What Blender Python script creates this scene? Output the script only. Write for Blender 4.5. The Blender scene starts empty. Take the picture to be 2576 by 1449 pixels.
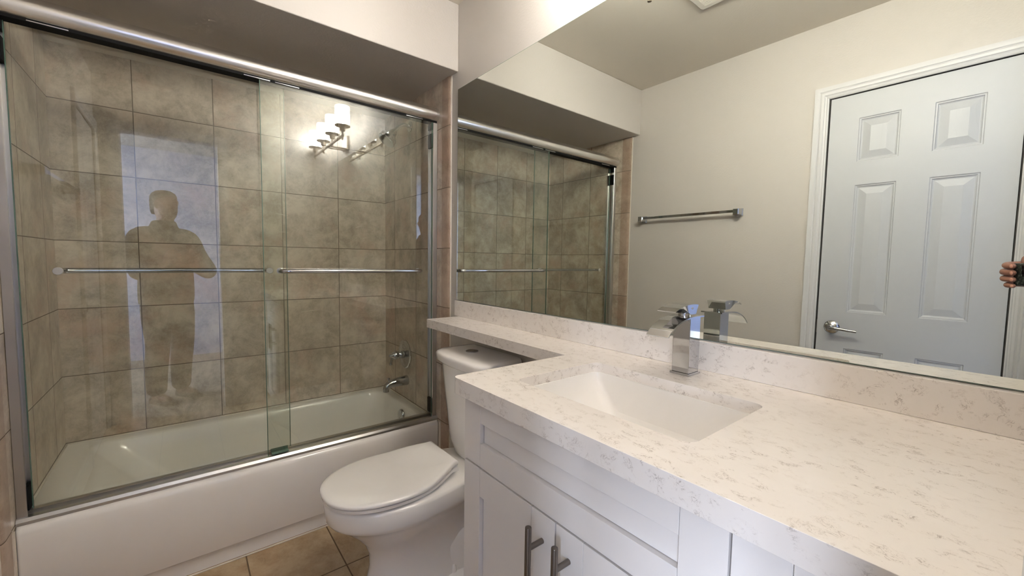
import bpy, bmesh, math, random
from mathutils import Vector, Matrix
S = bpy.context.scene
COL = S.collection
PI = math.pi
R = math.radians

# ------------------------------------------------------------------ camera
YAW, PITCH, ROLL, FPX = 0.8942, -0.0661, 0.0162, 1031.0
CP = Vector((1.3650, -1.0732, 1.2333))
FW = Vector((-math.sin(YAW)*math.cos(PITCH), math.cos(YAW)*math.cos(PITCH), math.sin(PITCH)))
_r0 = Vector((math.cos(YAW), math.sin(YAW), 0)); _u0 = _r0.cross(FW)
RT = math.cos(ROLL)*_r0 + math.sin(ROLL)*_u0
UP = -math.sin(ROLL)*_r0 + math.cos(ROLL)*_u0
cd = bpy.data.cameras.new('camera'); cam = bpy.data.objects.new('camera', cd); COL.objects.link(cam)
cd.sensor_fit = 'HORIZONTAL'; cd.sensor_width = 36.0; cd.lens = 36.0*FPX/2576.0
cd.clip_start = 0.02; cd.clip_end = 60
m = Matrix((RT, UP, -FW)).transposed().to_4x4(); m.translation = CP
cam.matrix_world = m
S.camera = cam
# ------------------------------------------------------------------ exposure, world, daylight
S.view_settings.view_transform = 'Standard'; S.view_settings.look = 'None'
S.view_settings.exposure = 0.32; S.view_settings.gamma = 1.0; S.view_settings.use_curve_mapping = False
S.cycles.max_bounces = 14; S.cycles.diffuse_bounces = 6; S.cycles.glossy_bounces = 8
S.cycles.transparent_max_bounces = 24; S.cycles.transmission_bounces = 8
S.cycles.sample_clamp_indirect = 10.0
S.cycles.caustics_reflective = False; S.cycles.caustics_refractive = False
W = bpy.data.worlds.new('world'); S.world = W; W.use_nodes = True
bg = W.node_tree.nodes['Background']; bg.inputs[0].default_value = (0.72, 0.83, 1.0, 1); bg.inputs[1].default_value = 3.8
SKY_POWER = 320.0
sd = bpy.data.lights.new('daylight', 'AREA'); sd.shape = 'RECTANGLE'; sd.size = 1.5; sd.size_y = 1.3
sd.energy = SKY_POWER; sd.color = (0.74, 0.83, 1.0)
sun = bpy.data.objects.new('daylight', sd); COL.objects.link(sun)
sun.location = (2.75, -3.75, 1.55); sun.rotation_euler = (R(90), 0, 0)     # outside the bedroom window, shining in
sun.rotation_euler = Vector((0, 1, 0)).to_track_quat('-Z', 'Z').to_euler()
BULB = 430.0   # glowing lamp inside each shade
GLOW = 46.0    # lit frosted glass
# ------------------------------------------------------------------ dimensions
ZR_ = .361          # tub rim height
L = 1.524           # room depth (y from 0 to -L)
XB = -1.3235        # tub back wall
XE = 1.385          # east wall
ZC = 2.4606
ZS, XS = 2.148, -0.415
ZCT, ZCB = 0.9557, 0.9166

# ------------------------------------------------------------------ materials
def lin(c):
    return tuple(((v/255)/12.92 if v/255 <= .04045 else ((v/255+.055)/1.055)**2.4) for v in c) + (1,)
def newmat(name):
    mt = bpy.data.materials.new(name); mt.use_nodes = True
    nt = mt.node_tree; b = nt.nodes['Principled BSDF']
    return mt, nt, b
def nd(nt, t, **k):
    n = nt.nodes.new(t)
    for a, v in k.items(): setattr(n, a, v)
    return n
def mth(nt, op, a, b=None, c=None):
    n = nt.nodes.new('ShaderNodeMath'); n.operation = op
    for i, v in enumerate((a, b, c)):
        if v is None: continue
        if isinstance(v, (int, float)): n.inputs[i].default_value = v
        else: nt.links.new(v, n.inputs[i])
    return n.outputs[0]
def mixc(nt, fac, a, b, mode='MIX'):
    n = nt.nodes.new('ShaderNodeMix'); n.data_type = 'RGBA'; n.blend_type = mode
    for i, v in ((0, fac), (6, a), (7, b)):
        if isinstance(v, (int, float)): n.inputs[i].default_value = v
        elif isinstance(v, tuple): n.inputs[i].default_value = v
        else: nt.links.new(v, n.inputs[i])
    return n.outputs[2]
def ramp(nt, src, pts):
    n = nt.nodes.new('ShaderNodeValToRGB'); nt.links.new(src, n.inputs[0])
    e = n.color_ramp.elements
    while len(e) < len(pts): e.new(0.5)
    for i, (p, c) in enumerate(pts): e[i].position = p; e[i].color = c if isinstance(c, tuple) else (c, c, c, 1)
    return n.outputs[0]
def noise(nt, vec, scale, detail=3, rough=.5, dist=0):
    n = nt.nodes.new('ShaderNodeTexNoise'); n.inputs['Scale'].default_value = scale
    n.inputs['Detail'].default_value = detail; n.inputs['Roughness'].default_value = rough; n.inputs['Distortion'].default_value = dist
    nt.links.new(vec, n.inputs['Vector']); return n.outputs['Fac']
def position(nt):
    return nt.nodes.new('ShaderNodeNewGeometry').outputs['Position']
def mapped(nt, vec, scale=(1,1,1), rot=(0,0,0)):
    n = nt.nodes.new('ShaderNodeMapping'); n.inputs['Scale'].default_value = scale; n.inputs['Rotation'].default_value = rot
    nt.links.new(vec, n.inputs['Vector']); return n.outputs[0]
def bump(nt, b, h, strength, dist=.001):
    n = nt.nodes.new('ShaderNodeBump'); n.inputs['Strength'].default_value = strength; n.inputs['Distance'].default_value = dist
    nt.links.new(h, n.inputs['Height']); nt.links.new(n.outputs[0], b.inputs['Normal'])
def plain(name, col, rough=.5, metal=0, spec=.5, coat=0, var=.02, nscale=30):
    mt, nt, b = newmat(name)
    b.inputs['Roughness'].default_value = rough; b.inputs['Metallic'].default_value = metal
    b.inputs['Specular IOR Level'].default_value = spec; b.inputs['Coat Weight'].default_value = coat
    b.inputs['Coat Roughness'].default_value = .05
    c = lin(col)
    f = noise(nt, position(nt), nscale, 2)
    c2 = tuple(min(1, v*(1-var)) for v in c[:3]) + (1,); c1 = tuple(min(1, v*(1+var)) for v in c[:3]) + (1,)
    nt.links.new(mixc(nt, f, c2, c1), b.inputs['Base Color'])
    return mt
def paint(name, col, rough=.55, bs=.25, sc=220):
    mt = plain(name, col, rough, var=.012, nscale=3); nt = mt.node_tree; b = nt.nodes['Principled BSDF']
    h = noise(nt, position(nt), sc, 3, .6); bump(nt, b, h, bs, .0015); return mt
def tile(name, axes, pitch, off, base, dark, red, grout, gw=.0035, rough=.33, spec=.4):
    mt, nt, b = newmat(name)
    pos = position(nt); sp = nd(nt, 'ShaderNodeSeparateXYZ'); nt.links.new(pos, sp.inputs[0])
    u, v = sp.outputs[axes[0]], sp.outputs[axes[1]]
    def line(c, p, o):
        t = mth(nt, 'DIVIDE', mth(nt, 'SUBTRACT', c, o), p)
        fr = mth(nt, 'FRACT', t)
        d = mth(nt, 'MULTIPLY', mth(nt, 'SUBTRACT', .5, mth(nt, 'ABSOLUTE', mth(nt, 'SUBTRACT', fr, .5))), p)
        return d, mth(nt, 'FLOOR', t)
    du, iu = line(u, pitch[0], off[0]); dv, iv = line(v, pitch[1], off[1])
    d = mth(nt, 'MINIMUM', du, dv)
    gm = ramp(nt, mth(nt, 'MULTIPLY', d, 1/(gw)), [(0.40, 1.0), (0.62, 0.0)])
    wn = nd(nt, 'ShaderNodeTexWhiteNoise', noise_dimensions='2D'); cb = nd(nt, 'ShaderNodeCombineXYZ')
    nt.links.new(iu, cb.inputs[0]); nt.links.new(iv, cb.inputs[1]); nt.links.new(cb.outputs[0], wn.inputs['Vector'])
    vm = nd(nt, 'ShaderNodeVectorMath', operation='MULTIPLY_ADD')
    nt.links.new(wn.outputs['Color'], vm.inputs[0]); vm.inputs[1].default_value = (7, 7, 7); nt.links.new(pos, vm.inputs[2])
    tp = vm.outputs[0]
    n1 = noise(nt, tp, 7, 9, .72, .25); n2 = noise(nt, tp, 26, 8, .74, .4); n3 = noise(nt, tp, 3.6, 6, .6, .3)
    c = mixc(nt, ramp(nt, n1, [(.38, 0.0), (.62, 1.0)]), lin(base), lin(dark))
    c = mixc(nt, mth(nt, 'MULTIPLY', ramp(nt, n3, [(.52, 0.0), (.68, 1.0)]), .7), c, lin(red))
    vein = ramp(nt, mth(nt, 'ABSOLUTE', mth(nt, 'SUBTRACT', n2, .5)), [(.0, 1.0), (.035, 0.0)])
    c = mixc(nt, mth(nt, 'MULTIPLY', mth(nt, 'MULTIPLY', vein, ramp(nt, n1, [(.42, 0.0), (.6, 1.0)])), .32), c, lin(tuple(int(q*.72) for q in dark)))
    c = mixc(nt, .10, c, wn.outputs['Value'], 'SOFT_LIGHT')
    c = mixc(nt, gm, c, lin(grout))
    nt.links.new(c, b.inputs['Base Color'])
    nt.links.new(mth(nt, 'ADD', mth(nt, 'MULTIPLY', gm, .45), mth(nt, 'ADD', rough-.08, mth(nt, 'MULTIPLY', n2, .16))), b.inputs['Roughness'])
    b.inputs['Specular IOR Level'].default_value = spec
    bump(nt, b, mth(nt, 'SUBTRACT', mth(nt, 'MULTIPLY', n2, .25), gm), .5, .0012)
    return mt
TB, TD, TR, TG = (218,205,188), (176,162,144), (202,172,152), (112,98,84)
M = {}
M['wall'] = paint('wall_paint', (201,196,190), .5, .55, 120)
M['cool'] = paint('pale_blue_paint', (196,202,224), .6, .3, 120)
M['ceil'] = paint('ceiling_paint', (214,207,196), .7, .5, 120)
M['tile_w'] = tile('tile_west', (1,2), (.3095,.3085), (0,.676-.3085), TB, TD, TR, TG)
M['tile_n'] = tile('tile_end', (0,2), (.305,.3085), (-.553,.676-.3085), TB, TD, TR, TG)
M['floor'] = tile('floor_tile', (0,1), (.3115,.3115), (-.268,-.593), (190,170,140), (166,142,110), (172,140,108), (104,86,66), gw=.005, rough=.35)
M['bull'] = tile('bullnose_tile', (0,2), (9,.3085), (4,.676-.3085), (186,166,148), (162,141,123), (176,148,130), TG)
M['porc'] = plain('porcelain', (243,241,239), .12, spec=.55, coat=.4, var=.01)
M['tub'] = plain('tub_enamel', (246,243,240), .16, spec=.5, coat=.3, var=.012, nscale=8)
M['chrome'] = plain('chrome', (194,195,197), .05, 1.0)
M['rail'] = plain('satin_chrome', (234,233,231), .24, 1.0)
M['alu'] = plain('polished_aluminium', (206,204,201), .30, 1.0)
M['nickel'] = plain('brushed_nickel', (164,156,146), .32, 1.0)
M['pull'] = plain('dark_nickel', (128,120,112), .30, 1.0)
M['black'] = plain('rubber_and_slot_shade', (9,9,10), .7, spec=.2)  # bumper rubber, and the painted shade below the header rail
M['white'] = plain('white_lacquer', (226,222,220), .42, var=.008)
M['door'] = plain('door_paint', (188,190,193), .42, var=.008)
M['trim'] = plain('trim_paint', (206,206,207), .38, var=.008)
M['caulk'] = plain('caulk', (222,214,202), .6)
M['plast'] = plain('white_plastic', (222,218,210), .45)
M['carpet'] = plain('carpet', (150,140,126), .95, var=.15, nscale=300)
M['white_mark'] = plain('off_white_streak', (224,216,200), .6)
M['mesh_grey'] = plain('grey_nozzle_plate', (120,120,118), .45)
M['dark'] = plain('gap_shade', (52,48,44), .8)  # jamb colour with the shade of the door gap painted in
# door grain
def grain():
    mt, nt, b = newmat('door_grain')
    b.inputs['Base Color'].default_value = lin((188,190,193)); b.inputs['Roughness'].default_value = .4
    v = mapped(nt, position(nt), (1, 1, .22))
    n = noise(nt, v, 9, 2, .5, .4); w = mth(nt, 'FRACT', mth(nt, 'MULTIPLY', n, 11))
    bump(nt, b, w, .35, .002); return mt
M['grain'] = grain()
def quartz():
    mt, nt, b = newmat('quartz')
    pos = position(nt)
    vec = mapped(nt, pos, (2.3, 3.1, 2.8), (.3, .2, .5))
    a = noise(nt, vec, 13, 6, .62, 1.3); a2 = noise(nt, vec, 22, 5, .6, 1.7)
    patch = ramp(nt, noise(nt, vec, 17, 4, .6, .5), [(.50, 0.0), (.62, 1.0)])
    big = ramp(nt, noise(nt, pos, 6, 2), [(.36, 0.25), (.62, 1.0)])
    v1 = ramp(nt, mth(nt, 'ABSOLUTE', mth(nt, 'SUBTRACT', a, .5)), [(.0, 1.0), (.015, 0.0)])
    v2 = ramp(nt, mth(nt, 'ABSOLUTE', mth(nt, 'SUBTRACT', a2, .52)), [(.0, .95), (.013, 0.0)])
    vv = mth(nt, 'MULTIPLY', mth(nt, 'MULTIPLY', mth(nt, 'MAXIMUM', v1, v2), patch), big)
    cloud = noise(nt, vec, 5, 4, .6, .5)
    c = mixc(nt, cloud, lin((233,227,222)), lin((240,235,231)))
    c = mixc(nt, mth(nt, 'MULTIPLY', patch, .06), c, lin((196,180,164)))
    c = mixc(nt, mth(nt, 'MULTIPLY', vv, .9), c, lin((112,92,80)))
    nt.links.new(c, b.inputs['Base Color']); b.inputs['Roughness'].default_value = .22; b.inputs['Specular IOR Level'].default_value = .45
    return mt
M['quartz'] = quartz()
def clearglass(name, tint, f0=.045):
    mt, nt, b = newmat(name); nt.nodes.remove(b); out = nt.nodes['Material Output']
    g = nd(nt, 'ShaderNodeNewGeometry'); dp = nd(nt, 'ShaderNodeVectorMath', operation='DOT_PRODUCT')
    nt.links.new(g.outputs['Normal'], dp.inputs[0]); nt.links.new(g.outputs['Incoming'], dp.inputs[1])
    k = mth(nt, 'SUBTRACT', 1.0, mth(nt, 'ABSOLUTE', dp.outputs['Value']))
    fr = mth(nt, 'ADD', f0, mth(nt, 'MULTIPLY', 1-f0, mth(nt, 'POWER', k, 5)))
    tr = nd(nt, 'ShaderNodeBsdfTransparent'); tr.inputs[0].default_value = tint
    gl = nd(nt, 'ShaderNodeBsdfGlossy'); gl.inputs['Roughness'].default_value = .0; gl.inputs[0].default_value = (.97,.99,.97,1)
    mx = nd(nt, 'ShaderNodeMixShader'); nt.links.new(fr, mx.inputs[0]); nt.links.new(tr.outputs[0], mx.inputs[1]); nt.links.new(gl.outputs[0], mx.inputs[2])
    nt.links.new(mx.outputs[0], out.inputs[0]); return mt
M['glass'] = clearglass('shower_glass', (.935,.95,.925,1), .056)
M['glass_edge'] = plain('glass_edge', (86,112,98), .2)
def mirror_m():
    mt, nt, b = newmat('mirror_silver'); b.inputs['Metallic'].default_value = 1; b.inputs['Roughness'].default_value = .0
    b.inputs['Base Color'].default_value = (.78,.81,.76,1); return mt
M['mirror'] = mirror_m()
def frosted():
    mt, nt, b = newmat('frosted_shade'); nt.nodes.remove(b); out = nt.nodes['Material Output']
    tr = nd(nt, 'ShaderNodeBsdfTransparent'); tr.inputs[0].default_value = (.97,.95,.92,1)
    em = nd(nt, 'ShaderNodeEmission'); em.inputs[0].default_value = (1.0,.99,.965,1)
    sp = nd(nt, 'ShaderNodeSeparateXYZ'); nt.links.new(position(nt), sp.inputs[0])
    h = mth(nt, 'DIVIDE', mth(nt, 'ABSOLUTE', mth(nt, 'SUBTRACT', sp.outputs[2], 2.245)), .075)   # brightest at the lamp's height
    nt.links.new(mth(nt, 'MULTIPLY', GLOW, mth(nt, 'SUBTRACT', 1.15, mth(nt, 'MULTIPLY', .75, mth(nt, 'MINIMUM', 1.0, h)))), em.inputs[1])
    m2 = nd(nt, 'ShaderNodeMixShader'); m2.inputs[0].default_value = .45; nt.links.new(tr.outputs[0], m2.inputs[1]); nt.links.new(em.outputs[0], m2.inputs[2])
    nt.links.new(m2.outputs[0], out.inputs[0]); return mt
M['shade'] = frosted()
def emis(name, col, s):
    mt, nt, b = newmat(name); b.inputs['Base Color'].default_value = (.9,.9,.9,1)
    b.inputs['Emission Color'].default_value = col; b.inputs['Emission Strength'].default_value = s; return mt
M['bulb'] = emis('bulb_glow', (1.0,.995,.975,1), BULB)
M['skin'] = plain('skin', (146,102,84), .5, var=.12, nscale=60)
M['nail'] = plain('fingernail', (196,140,118), .35)
M['cloth'] = plain('dark_cloth', (40,38,38), .9, var=.15, nscale=90)
M['denim'] = plain('dark_trousers', (38,40,46), .9, var=.15, nscale=90)
M['hair'] = plain('dark_hair', (34,27,22), .7, var=.3, nscale=120)
M['shoe'] = plain('black_shoe', (26,26,27), .6)
M['screen'] = plain('phone_glass', (12,12,14), .1)
def camo():
    mt, nt, b = newmat('speckled_phone_case'); n = noise(nt, position(nt), 140, 4, .6)
    nt.links.new(ramp(nt, n, [(.42, lin((16,20,18))), (.56, lin((44,52,46))), (.66, lin((120,122,112)))]), b.inputs['Base Color'])
    b.inputs['Roughness'].default_value = .5; return mt
M['case'] = camo()

# ------------------------------------------------------------------ mesh helpers
def fin(name, bm, mat, parent=None, smooth=True, ang=35, mats=None):
    bmesh.ops.remove_doubles(bm, verts=bm.verts, dist=1e-6)
    bmesh.ops.recalc_face_normals(bm, faces=bm.faces)
    me = bpy.data.meshes.new(name); bm.to_mesh(me); bm.free()
    for q in (mats or [mat]): me.materials.append(q)
    o = bpy.data.objects.new(name, me); COL.objects.link(o)
    if smooth:
        for p in me.polygons: p.use_smooth = True
        try: me.set_sharp_from_angle(angle=R(ang))
        except Exception: pass
    if parent is not None: adopt(o, parent)
    return o
def wpos(o):
    v = Vector((0,0,0)); q = o
    while q is not None and q.type == 'EMPTY': v = v + q.location; q = q.parent
    return v
def adopt(o, parent):
    o.parent = parent
    o.matrix_parent_inverse = Matrix.Translation(-wpos(parent))
def thing(name, label, cat, loc, group=None):
    o = bpy.data.objects.new(name, None); COL.objects.link(o); o.location = loc; o.empty_display_size = .05
    return tag(o, label, cat, group)
def tag(o, label, cat, group=None, kind=None):
    o['label'] = label; o['category'] = cat
    if group: o['group'] = group
    if kind: o['kind'] = kind
    return o
def struct(o, label=None, cat=None):
    o['kind'] = 'structure'
    if label: o['label'] = label
    if cat: o['category'] = cat
    return o
def box(bm, x0, x1, y0, y1, z0, z1, bev=0, seg=2, mi=0):
    x0, x1 = sorted((x0, x1)); y0, y1 = sorted((y0, y1)); z0, z1 = sorted((z0, z1))
    t = bmesh.new()
    bmesh.ops.create_cube(t, size=1, matrix=Matrix.Translation(((x0+x1)/2,(y0+y1)/2,(z0+z1)/2)) @ Matrix.Diagonal((x1-x0, y1-y0, z1-z0, 1)))
    if bev: bmesh.ops.bevel(t, geom=t.edges[:], offset=bev, segments=seg, profile=.5, affect='EDGES', clamp_overlap=True)
    merge(bm, t, mi=mi)
def merge(bm, t, mat=None, mi=0):
    if mat is not None: bmesh.ops.transform(t, matrix=mat, verts=t.verts)
    me = bpy.data.meshes.new('tmp')
    for f in t.faces: f.material_index = mi
    t.to_mesh(me); t.free(); bm.from_mesh(me); bpy.data.meshes.remove(me)
def rings(bm, rs, cap0=True, cap1=True, closed=True, mi=0):
    vs = [[bm.verts.new(p) for p in r] for r in rs]
    n = len(vs[0])
    for a, b in zip(vs, vs[1:]):
        for i in range(n if closed else n-1):
            j = (i+1) % n
            try: f = bm.faces.new((a[i], a[j], b[j], b[i])); f.material_index = mi
            except ValueError: pass
    if cap0: bm.faces.new(vs[0][::-1]).material_index = mi
    if cap1: bm.faces.new(vs[-1]).material_index = mi
    return vs
def circ(c, ax, r, n=24, ry=None, ref=None):
    ax = Vector(ax).normalized(); ref = Vector(ref) if ref else (Vector((0,0,1)) if abs(ax.z) < .9 else Vector((1,0,0)))
    u = ax.cross(ref).normalized(); v = u.cross(ax).normalized() if False else ax.cross(u)
    ry = r if ry is None else ry
    return [Vector(c) + u*math.cos(2*PI*i/n)*r + v*math.sin(2*PI*i/n)*ry for i in range(n)]
def lathe(bm, c, ax, prof, n=32, mi=0):
    ax = Vector(ax).normalized(); c = Vector(c)
    rings(bm, [circ(c + ax*h, ax, max(r, 1e-4), n) for h, r in prof], mi=mi)
def cyl(bm, a, b, r, n=24, bev=0):
    a, b = Vector(a), Vector(b); h = (b-a).length
    pr = [(0, r), (h, r)] if not bev else [(0, r-bev), (bev*.3, r-bev*.3), (bev, r), (h-bev, r), (h-bev*.3, r-bev*.3), (h, r-bev)]
    lathe(bm, a, b-a, pr, n)
def bez(pts, n=8):
    # Catmull-Rom through the points
    P = [Vector(p) for p in pts]; out = []
    for i in range(len(P)-1):
        p0 = P[i-1] if i else P[i]*2-P[i+1]; p1, p2 = P[i], P[i+1]; p3 = P[i+2] if i+2 < len(P) else P[i+1]*2-P[i]
        for k in range(n):
            t = k/n
            out.append(.5*((2*p1) + (p2-p0)*t + (2*p0-5*p1+4*p2-p3)*t*t + (3*p1-p0-3*p2+p3)*t**3))
    out.append(P[-1]); return out
def tube(bm, pts, rad, n=16):
    P = [Vector(p) for p in pts]; rs = []
    rad = rad if isinstance(rad, (list, tuple)) else [rad]*len(P)
    t0 = (P[1]-P[0]).normalized(); ref = Vector((0,0,1)) if abs(t0.z) < .9 else Vector((1,0,0))
    u = t0.cross(ref).normalized()
    for i, p in enumerate(P):
        t = (P[min(i+1, len(P)-1)] - P[max(i-1, 0)]).normalized()
        u = (u - t*u.dot(t)).normalized(); v = t.cross(u)
        rs.append([p + u*math.cos(2*PI*k/n)*rad[i] + v*math.sin(2*PI*k/n)*rad[i] for k in range(n)])
    rings(bm, rs)
def rrect(x0, x1, y0, y1, r, z, k=6):
    out = []
    for cx, cy, a0 in ((x1-r, y1-r, 0), (x0+r, y1-r, 90), (x0+r, y0+r, 180), (x1-r, y0+r, 270)):
        for i in range(k+1):
            a = R(a0 + 90*i/k); out.append(Vector((cx+r*math.cos(a), cy+r*math.sin(a), z)))
    return out
def nbm(): return bmesh.new()
def boxobj(name, mat, b, parent=None, bev=0, seg=2):
    bm = nbm(); box(bm, *b, bev=bev, seg=seg); return fin(name, bm, mat, parent, smooth=False)

# ------------------------------------------------------------------ room shell
struct(boxobj('floor', M['floor'], (-1.45, XE, -L-.12, .12, -.06, 0)), 'beige stone tile bathroom floor', 'floor')
struct(boxobj('ceiling', M['ceil'], (-1.45, XE+.12, -L-.12, .12, ZC, ZC+.08)), 'plain painted bathroom ceiling', 'ceiling')
struct(boxobj('wall_north', M['wall'], (-1.45, XE+.12, 0, .12, 0, ZC)), 'painted wall behind the mirror and toilet', 'wall')
struct(boxobj('wall_west', M['wall'], (-1.45, XB-.008, -L, 0, 0, ZC)), 'wall behind the tub', 'wall')
DX0, DX1, DZ = .697, 1.338, 2.079         # closet door opening in the south wall
bm = nbm()
box(bm, -1.45, DX0, -L-.12, -L, 0, ZC); box(bm, DX1, XE+.12, -L-.12, -L, 0, ZC); box(bm, DX0, DX1, -L-.12, -L, DZ, ZC)
struct(fin('wall_south', bm, M['wall']), 'painted wall with towel bar and panel door', 'wall')
EY0, EY1, EZ = -1.40, -.835, 2.11         # doorway in the east wall
bm = nbm()
box(bm, XE, XE+.11, EY1, 0, 0, ZC); box(bm, XE, XE+.11, -L, EY0, 0, ZC); box(bm, XE, XE+.11, EY0, EY1, EZ, ZC)
struct(fin('wall_east', bm, M['wall']), 'painted wall with the open doorway', 'wall')
struct(boxobj('wall_soffit', M['wall'], (XB-.008, XS, -L, 0, ZS, ZC), bev=.004), 'dropped painted soffit over the bathtub', 'soffit')
# tile claddings of the tub alcove
TY = .010
bm = nbm(); box(bm, XB-.008, XB, -L+TY, -TY, .355, ZS)
struct(fin('wall_tile_west', bm, M['tile_w'], smooth=False), 'brown stone tiles along the back of the tub', 'wall')
for nm, y0, y1, s in (('north', -TY, 0, 1), ('south', -L, -L+TY, -1)):
    bm = nbm(); box(bm, XB-.008, -.555, y0, y1, .355 , ZS); 
    struct(fin('wall_tile_'+nm, bm, M['tile_n'], smooth=False), 'stone tiles on the '+('faucet' if s > 0 else 'left')+' end of the tub', 'wall')
    bm = nbm()
    yf = y0 if s > 0 else y1; yb = y1 if s > 0 else y0; e = 1 if s > 0 else -1
    prof = [(-.5545, yf), (-.5535, yf-.001*e), (-.500, yf-.001*e), (-.488, yf+.001*e), (-.481, yf+.004*e), (-.478, yb), (-.5545, yb)]
    rings(bm, [[Vector((x, y, z)) for x, y in prof] for z in (.0, ZS)])
    struct(fin('trim_tile_'+nm, bm, M['bull']), 'rounded edge tiles beside the shower door', 'trim')
    bm = nbm(); box(bm, -.4785, -.4735, yb-.004*e, yb, .0, ZS)
    struct(fin('trim_caulk_'+nm, bm, M['caulk']), 'caulk line along the tile edge', 'trim')
for yy, nm in ((-L+.0085, 'left'), (-.0135, 'right')):
    bm = nbm(); box(bm, -.5745, -.552, yy, yy+.005, 0, ZR_-.004); struct(fin('trim_caulk_'+nm, bm, M['caulk']), 'upright caulk line where the tub meets the tiles', 'trim')
bm = nbm(); box(bm, XB, XB+.006, -L+TY, -TY, ZR_-.001, ZR_+.005, bev=.001); box(bm, XB, -.665, -TY-.006, -TY, ZR_-.001, ZR_+.005, bev=.001); box(bm, XB, -.665, -L+TY, -L+TY+.006, ZR_-.001, ZR_+.005, bev=.001)
struct(fin('trim_caulk_rim', bm, M['caulk']), 'white caulk line between tub rim and tiles', 'trim')
# caulk at the floor
bm = nbm(); box(bm, -.5735, -.566, -L, 0, 0, .005, bev=.002); struct(fin('trim_1', bm, M['caulk']), 'white caulk line between tub and floor', 'trim')
# ------------------------------------------------------------------ next room seen through the doorway
BX1, BY0, BY1 = 3.75, -3.2, 1.0
struct(boxobj('floor_bedroom', M['carpet'], (XE, BX1, BY0, BY1, -.06, 0)), 'carpet floor of the next room', 'floor')
struct(boxobj('ceiling_bedroom', M['ceil'], (XE+.12, BX1, BY0, BY1, ZC, ZC+.08)), 'ceiling of the next room', 'ceiling')
struct(boxobj('wall_bedroom_east', M['cool'], (BX1, BX1+.1, BY0, BY1, 0, ZC)), 'far wall of the next room', 'wall')
struct(boxobj('wall_bedroom_north', M['cool'], (XE+.12, BX1, BY1, BY1+.1, 0, ZC)), 'side wall of the next room', 'wall')
bm = nbm()
box(bm, XE, 2.0, BY0-.1, BY0, 0, ZC); box(bm, 3.5, BX1, BY0-.1, BY0, 0, ZC); box(bm, 2.0, 3.5, BY0-.1, BY0, 0, .9); box(bm, 2.0, 3.5, BY0-.1, BY0, 2.2, ZC)
struct(fin('wall_bedroom_south', bm, M['cool']), 'window wall of the next room', 'wall')
bm = nbm()
box(bm, XE, XE+.11, BY0, -L-.12, 0, ZC); box(bm, XE, XE+.11, .12, BY1, 0, ZC)
struct(fin('wall_bedroom_west', bm, M['cool']), 'wall of the next room beside the doorway', 'wall')
w1 = bpy.data.objects.new('window_1', None); COL.objects.link(w1); w1.location = (2.75, BY0, .9); struct(w1, 'daylight window of the next room', 'window')
bm = nbm()
for a in ((2.0,2.05,.9,2.2), (3.45,3.5,.9,2.2), (2.05,3.45,.9,.95), (2.05,3.45,2.15,2.2), (2.73,2.77,.95,2.15)): box(bm, a[0], a[1], BY0-.08, BY0-.02, a[2], a[3])
fin('window_frame', bm, M['trim'], w1)
# doorway casing and jamb lining
bm = nbm()
for y0, y1 in ((EY1, EY1+.06), (EY0-.06, EY0)): box(bm, XE-.012, XE, y0, y1, 0, EZ+.06, bev=.003)
box(bm, XE-.012, XE, EY0, EY1, EZ, EZ+.06, bev=.003)
struct(fin('trim_doorway', bm, M['trim']), 'white casing round the open doorway', 'trim')

# ------------------------------------------------------------------ six-panel door in the south wall
d1 = bpy.data.objects.new('door_1', None); COL.objects.link(d1); d1.location = (1.0175, -L, 0)
struct(d1, 'white six-panel door with chrome lever', 'door')
bm = nbm()
X0, X1, Z0, Z1, YF = .703, 1.332, .008, 2.0725, -L-.004
cols = [(.819, .970), (1.079, 1.229)]; rows = [(.235, .820), (1.004, 1.632), (1.745, 1.955)]
xs = sorted([X0, X1] + [v for c in cols for v in c]); zs = sorted([Z0, Z1] + [v for r_ in rows for v in r_])
for i in range(len(xs)-1):
    for j in range(len(zs)-1):
        if (xs[i], xs[i+1]) in cols and (zs[j], zs[j+1]) in rows: continue
        vs = [bm.verts.new((a, YF, b)) for a, b in ((xs[i], zs[j]), (xs[i+1], zs[j]), (xs[i+1], zs[j+1]), (xs[i], zs[j+1]))]
        bm.faces.new(vs)
box(bm, X0, X1, YF-.036, YF-.012, Z0, Z1)
for a, b, c, d in ((X0, Z0, X1, Z0), (X1, Z0, X1, Z1), (X1, Z1, X0, Z1), (X0, Z1, X0, Z0)):
    bm.faces.new([bm.verts.new(q) for q in ((a, YF, b), (c, YF, d), (c, YF-.012, d), (a, YF-.012, b))])
leaf_bm = bm
panel_list = []
def prect(x0, x1, z0, z1, ins, y): return [Vector(q) for q in ((x0+ins, y, z0+ins), (x1-ins, y, z0+ins), (x1-ins, y, z1-ins), (x0+ins, y, z1-ins))]
for c in cols:
    for r_ in rows:
        p = nbm()
        steps = [(0, YF), (.003, YF-.004), (.007, YF-.004), (.010, YF-.008), (.014, YF-.010), (.016, YF-.010), (.044, YF-.003), (.046, YF-.0025)]
        rings(p, [prect(c[0], c[1], r_[0], r_[1], i_, y) for i_, y in steps], cap0=False)
        panel_list.append((p, r_))
fin('door_leaf', leaf_bm, M['door'], d1, smooth=False)
for p, r_ in panel_list: fin('door_panel', p, M['grain'] if r_[0] > 1.7 else M['door'], d1, smooth=False)
hc = Vector((.766, YF, .922))
bm = nbm(); lathe(bm, hc, (0,1,0), [(0,.033),(.003,.033),(.008,.028),(.012,.017),(.014,.0135),(.040,.0125),(.043,.0145),(.056,.0145),(.058,.012)], 36)
h = fin('door_handle', bm, M['chrome'], d1)
bm = nbm(); tube(bm, bez([hc+Vector((0,.049,0)), hc+Vector((.03,.050,-.001)), hc+Vector((.07,.049,-.004)), hc+Vector((.108,.046,-.007))], 5), [.0095]*6+[.0075]*6+[.0065]*4, 14)
fin('handle_lever', bm, M['chrome'], h)
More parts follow.
